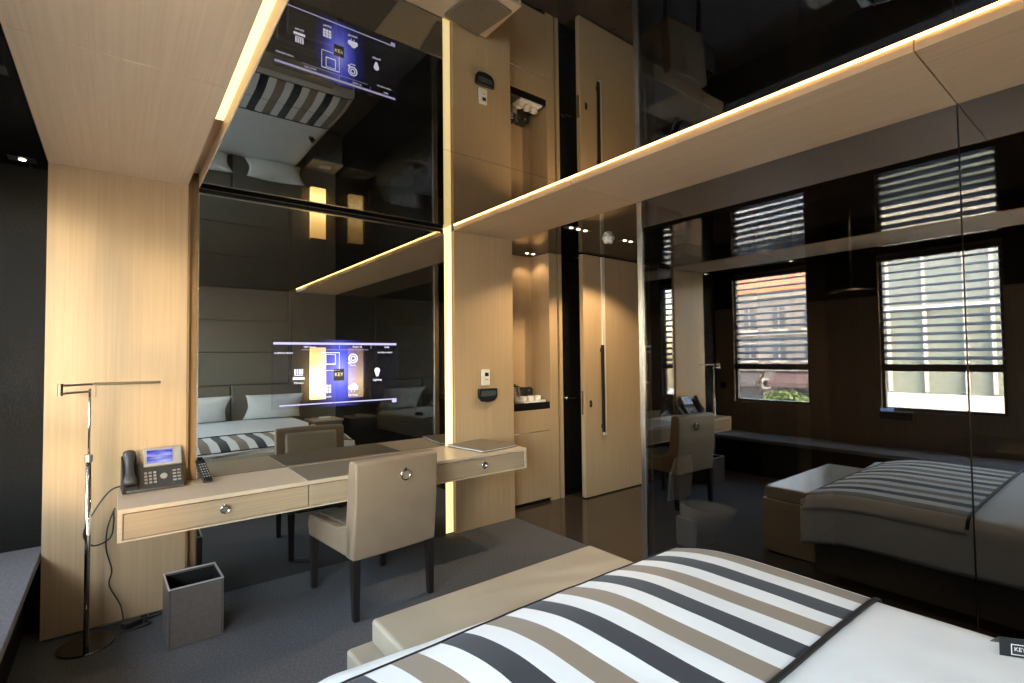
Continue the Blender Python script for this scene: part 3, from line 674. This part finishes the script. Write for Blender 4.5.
ui = mat('screen_white', (.1, .1, .1), .5, emit=(.86, .85, 1.0), es=.6); uil = mat('screen_lilac', (.1, .1, .1), .5, emit=(.62, .56, .95), es=.45)
uig = mat('screen_gold', (.1, .1, .1), .5, emit=(.9, .75, .45), es=.8); uib = mat('screen_black', (.003, .003, .003), .3, emit=(.03, .025, .02), es=1)
y0, y1 = -.0022, -.0012
def UB(mb, x0, x1, z0, z1): return mb.box(x0+tx, x1+tx, y0, y1, z0+tz, z1+tz)
UB(MB(), .822, 1.704, 1.556, 1.572).build('menu_bar', uil, tv)
UB(UB(MB(), .860, 1.704, 1.140, 1.148), 1.668, 1.704, 1.118, 1.139).build('menu_bar', uil, tv)
for xd in (1.262, 1.50): UB(MB(), xd, xd+.002, 1.53, 1.553).build('divider', uil, tv)
UB(MB(), 1.0, 1.48, 1.520, 1.522).build('rule_line', uil, tv)
mb = MB()
for q in ((1.135, 1.265, 1.497, 1.503), (1.135, 1.265, 1.372, 1.376), (1.135, 1.139, 1.378, 1.496), (1.261, 1.265, 1.378, 1.496)): UB(mb, *q)
mb.build('selection_frame', ui, tv)
mb = MB()
for q in ((1.165, 1.238, 1.415, 1.423), (1.232, 1.238, 1.424, 1.485), (1.165, 1.170, 1.424, 1.485), (1.165, 1.238, 1.486, 1.490)): UB(mb, *q)
mb.build('screen_icon', ui, tv)
mb = MB().torus((1.364+tx, -.0018, 1.458+tz), .031, .0045, seg=28, s2=6).torus((1.364+tx, -.0018, 1.458+tz), .016, .004, seg=20, s2=6)
mb.lathe([(.010, y0), (.010, y1)], (1.336+tx, 0, 1.425+tz), 12, 'y'); mb.build('dial_icon', ui, tv)
mb = MB()
for cx, cz, r in ((1.345, 1.247, .019), (1.368, 1.254, .025), (1.386, 1.246, .017)): mb.lathe([(r, y0), (r, y1)], (cx+tx, 0, cz+tz), 20, 'y')
UB(mb, 1.332, 1.400, 1.229, 1.245); UB(mb, 1.350, 1.354, 1.214, 1.226); UB(mb, 1.372, 1.376, 1.214, 1.226); mb.build('cloud_icon', ui, tv)
mb = MB()
for i in range(3):
    for j in range(3): UB(mb, 1.146+i*.0205, 1.163+i*.0205, 1.215+j*.0205, 1.232+j*.0205)
mb.build('grid_icon', ui, tv)
mb = UB(UB(MB(), .945, 1.022, 1.315, 1.333), .955, 1.012, 1.343, 1.349)
for k in range(4): UB(mb, .955+k*.0155, .9655+k*.0155, 1.352, 1.388)
mb.build('menu_icon', ui, tv)
mb = MB().lathe([(.022, y0), (.022, y1)], (1.549+tx, 0, 1.365+tz), 24, 'y'); mb.prism([(1.531+tx, 1.352+tz), (1.567+tx, 1.352+tz), (1.557+tx, 1.322+tz), (1.541+tx, 1.322+tz)], y0, y1, 'xz'); mb.build('bulb_icon', ui, tv)
lgb = UB(MB(), 1.222, 1.298, 1.300, 1.384).build('logo_tile', uib, tv)
text_mesh('logo_lettering', 'KEY', .036, uig, lgb, (1.26+tx, -.003, 1.343+tz), (pi/2, 0, 0))
for tx_, x, z, s in (('Lighting', 1.549, 1.296, .022), ('Services', 1.364, 1.192, .022), ('People', 1.177, 1.190, .022), ('Movies', .984, 1.293, .022), ('Radio', 1.364, 1.408, .018),
                     ('HEY Guest', 1.058, 1.540, .018), ('Room 10', 1.395, 1.543, .018), ('10:40', 1.625, 1.540, .018), ('SLEEPLESS FRIDAY', .888, 1.498, .015), ('SATURDAY NIGHT', 1.612, 1.500, .014)):
    text_mesh('caption', tx_, s, ui, tv, (x+tx, -.0025, z+tz), (pi/2, 0, 0))

# ================================================================== PIER FITTINGS
th = thing('thermostat', 'white room thermostat on the oak pier above the key card slot', 'thermostat', (2.541, YW, 1.28))
B(-.042, .042, -.018, 0, -.07, .07).build('body', 'white_plastic', th, bevel=.004)
B(-.012, .026, -.0195, -.0175, .012, .042).build('display', 'plastic_blk', th)
B(-.008, .022, -.0195, -.0175, -.022, -.014).build('button', 'plastic_silver', th)
kc = thing('card_holder', 'black wall card holder below the thermostat on the oak pier', 'card holder', (2.557, YW, 1.13))
pts = [(-.098, .055), (.098, .055), (.098, -.02), (.070, -.055), (.0, -.066), (-.070, -.055), (-.098, -.02)]
MB().prism(pts, -.028, 0, 'xz').build('body', 'plastic_blk', kc, bevel=.006, seg=3)
B(-.075, .075, -.031, -.029, -.012, .035).build('window', mat('grey_card', (.06, .07, .08), .25), kc)
# ================================================================== MINIBAR THINGS
MT = 1.001
tray = thing('serving_tray', 'white tray on the black minibar counter', 'tray', (3.30, 3.925, MT))
MB().box(-.14, .14, -.07, .07, 0, .005).box(-.14, .14, -.07, -.065, .005, .018).box(-.14, .14, .065, .07, .005, .018).box(-.14, -.135, -.065, .065, .005, .018).box(.135, .14, -.065, .065, .005, .018).build('tray_body', 'ceramic', tray)
kt = thing('kettle', 'black and steel electric kettle on the minibar counter', 'kettle', (3.20, 4.06, MT))
MB().lathe([(.062, 0), (.066, .02), (.058, .10), (.048, .15)], seg=28).build('jug', 'steel', kt, smooth=False)
MB().lathe([(.047, .151), (.044, .162), (.012, .166), (.010, .178)], seg=24).build('lid', 'plastic_blk', kt)
MB().tube(curve_pts([(-.048, -.01, .145), (-.095, -.02, .14), (-.10, -.02, .08), (-.062, -.012, .04)]), .009, 8).build('handle', 'plastic_blk', kt, smooth=True)
MB().prism([(.045, .14), (.075, .145), (.05, .11)], -.012, .012, 'xz').build('spout', 'steel', kt)
cm = thing('coffee_machine', 'small black coffee machine beside the kettle', 'coffee machine', (3.345, 4.078, MT))
MB().prism([(-.07, .0), (.07, .0), (.07, .13), (.04, .145), (-.05, .145), (-.07, .12)], -.05, .05, 'xz').build('body', 'plastic_blk', cm, bevel=.008, seg=3)
MB().lathe([(.012, -.065), (.012, -.05)], (0, 0, .11), 12, 'y').build('spout', 'chrome', cm)
for i, (x, y, lb) in enumerate(((3.205, 3.925, 'white cup on the left of the minibar tray'), (3.300, 3.925, 'white cup in the middle of the minibar tray'), (3.392, 3.925, 'white cup on the right of the minibar tray'))):
    if i == 0:
        c0 = thing('coffee_cup', lb, 'cup', (x, y, MT+.006), R_(80), 'cups on the minibar tray')
        MB().lathe([(.020, 0), (.032, .02), (.036, .055), (.033, .055), (.029, .02), (.006, .006)], seg=22).build('cup_body', 'ceramic', c0)
        MB().torus((.042, 0, .030), .016, .004, seg=18, s2=8).build('cup_handle', 'ceramic', c0, smooth=True)
    else:
        c = copy_tree(c0); c.location = (x, y, MT+.006); c['label'] = lb; c.rotation_euler = (0, 0, R_(70+20*i))
gl = thing('drinking_glass', 'clear glass by the left end of the minibar counter', 'glass', (3.09, 3.93, MT))
MB().lathe([(.028, 0), (.034, .09), (.032, .09), (.026, .006), (.004, .006)], seg=22).build('glass_body', mat('clear_glass', (1, 1, 1), .02, trans=1.), gl)

# ================================================================== STREET OUTSIDE
struct(B(-60, -1.2, -40, 60, -3.6, -3.5).build('ground', noise_color(mat('pale_pavement', rough=.9), (.62, .60, .56), (.72, .70, .66), (1, 1, 1), 1.5, 4)))
BA = thing('stone_building', 'grey stone building with arched windows and orange roof, seen through the blind', 'building', (-26, 15, -3.5))
stone = noise_color(mat('grey_facade_stone', rough=.9), (.115, .112, .108), (.17, .165, .16), (1, 1, 1), 1.6, 6, .3, 8)
B(-8, 0, -9, 8, 0, 8.8).build('facade', stone, BA)
MB().prism([(.5, 8.8), (.5, 9.0), (-4, 11.2), (-8.4, 9.0), (-8.4, 8.8)], -9.3, 8.3, 'xz').build('roof', mat('orange_roof', (.30, .13, .065), .8), BA)
MB().box(0, .25, -9, 8, 8.45, 8.8).box(0, .2, -9, 8, 6.15, 6.3).box(0, .3, -9, 8, 4.0, 4.25).build('cornice', mat('pale_stone', (.24, .235, .22), .9), BA)
dkw = mat('dark_street_glass', (.03, .035, .05), .2); trimw = mat('white_stone_trim', (.30, .295, .28), .8)
for z0 in (6.5, 4.6):
    for yy in (-6.2, -4.4, -2.6, -.8, 1.0, 2.8, 4.6, 6.4):
        pts = [(yy-.35, z0), (yy+.35, z0), (yy+.35, z0+1.1)] + [(yy+.35*cos(a), z0+1.1+.35*sin(a)) for a in [pi*k/8 for k in range(1, 8)]] + [(yy-.35, z0+1.1)]
        wf = MB().prism(pts, .001, .05, 'yz').build('window', dkw, BA)
        MB().box(.05, .09, yy-.03, yy+.03, z0, z0+1.4).box(.05, .09, yy-.35, yy+.35, z0+1.05, z0+1.11).box(0, .16, yy-.5, yy+.5, z0-.12, z0).build('window_bars', trimw, wf)
for yy, wdt, c in ((-4.5, 2.2, (.05, .045, .045)), (-1.6, 2.2, (.075, .05, .05)), (1.5, 2.6, (.05, .05, .055)), (4.8, 2.6, (.07, .07, .075))):
    MB().prism([(0, 3.9), (1.1, 3.3), (1.1, 3.05), (0, 3.65)], yy-wdt/2, yy+wdt/2, 'xz').build('awning', mat('awning_cloth', c, .8), BA)
    B(.001, .06, yy-wdt/2+.1, yy+wdt/2-.1, .2, 3.0).build('shop_front', dkw, BA)
ac = thing('air_conditioner', 'white air conditioner unit on the stone street facade', 'air conditioner', (-25.7, 14.85, -1.6))
B(-.24, .2, -.28, .26, 1.0, 1.6).build('case', trimw, ac, bevel=.02)
MB().lathe([(.21, .201), (.19, .23)], (0, -.02, 1.3), 24, 'x').build('fan_grille', 'blackmatte', ac)
BB = thing('glass_building', 'glazed office building with white mullions, seen through the blind', 'building', (-14, 3, -3.5))
gp = mat('green_grey_glazing', (.11, .135, .125), .25, spec=.4); wh = mat('white_mullion', (.36, .37, .36), .5)
B(-6, -.06, -6, 2.95, 0, 9.4).build('glazing', gp, BB)
mb = MB()
for yy in (2.38, 1.45, .5, -.1, -1.05, -2.0, -2.95, -3.9, -4.85): mb.box(-.06, .10, yy-.035, yy+.035, 3.75, 9.4)
mb.build('mullions', wh, BB)
MB().box(-.06, .12, -6, 2.9, 6.33, 6.42).box(-.06, .12, -6, 2.9, 9.2, 9.3).build('transoms', wh, BB)
MB().box(-.06, .35, -6, 2.95, 2.4, 3.7).build('ledge', wh, BB)
B(-.06, .04, -6, 2.9, 6.42, 9.2).build('upper_panels', mat('dark_green_glazing', (.10, .125, .13), .2, spec=.4), BB)
tr = thing('street_tree', 'small green street tree before the stone facade', 'tree', (-24.2, 13.2, -2.95))
MB().tube([(0, 0, 0), (.05, 0, .7), (.02, .05, 1.4)], [.09, .07, .05], 10).build('trunk', 'darkwood', tr)
mb = MB(); rnd = random.Random(3)
for k in range(700):
    d = Vector((rnd.gauss(0, 1), rnd.gauss(0, 1), rnd.gauss(0, 1))).normalized()*(.55+.45*rnd.random()); c = Vector((d.x*.8, d.y*1.3, 1.75+d.z*.62))
    u = Vector((rnd.gauss(0, 1), rnd.gauss(0, 1), rnd.gauss(0, 1))).normalized(); v_ = u.orthogonal().normalized()
    mb.bm.faces.new([mb.bm.verts.new(c+a_*.12*u+b_*.07*v_) for a_, b_ in ((-1, 0), (0, -1), (1, 0), (0, 1))])
mb.build('crown', mat('leaf_green', (.075, .12, .035), .6), tr)
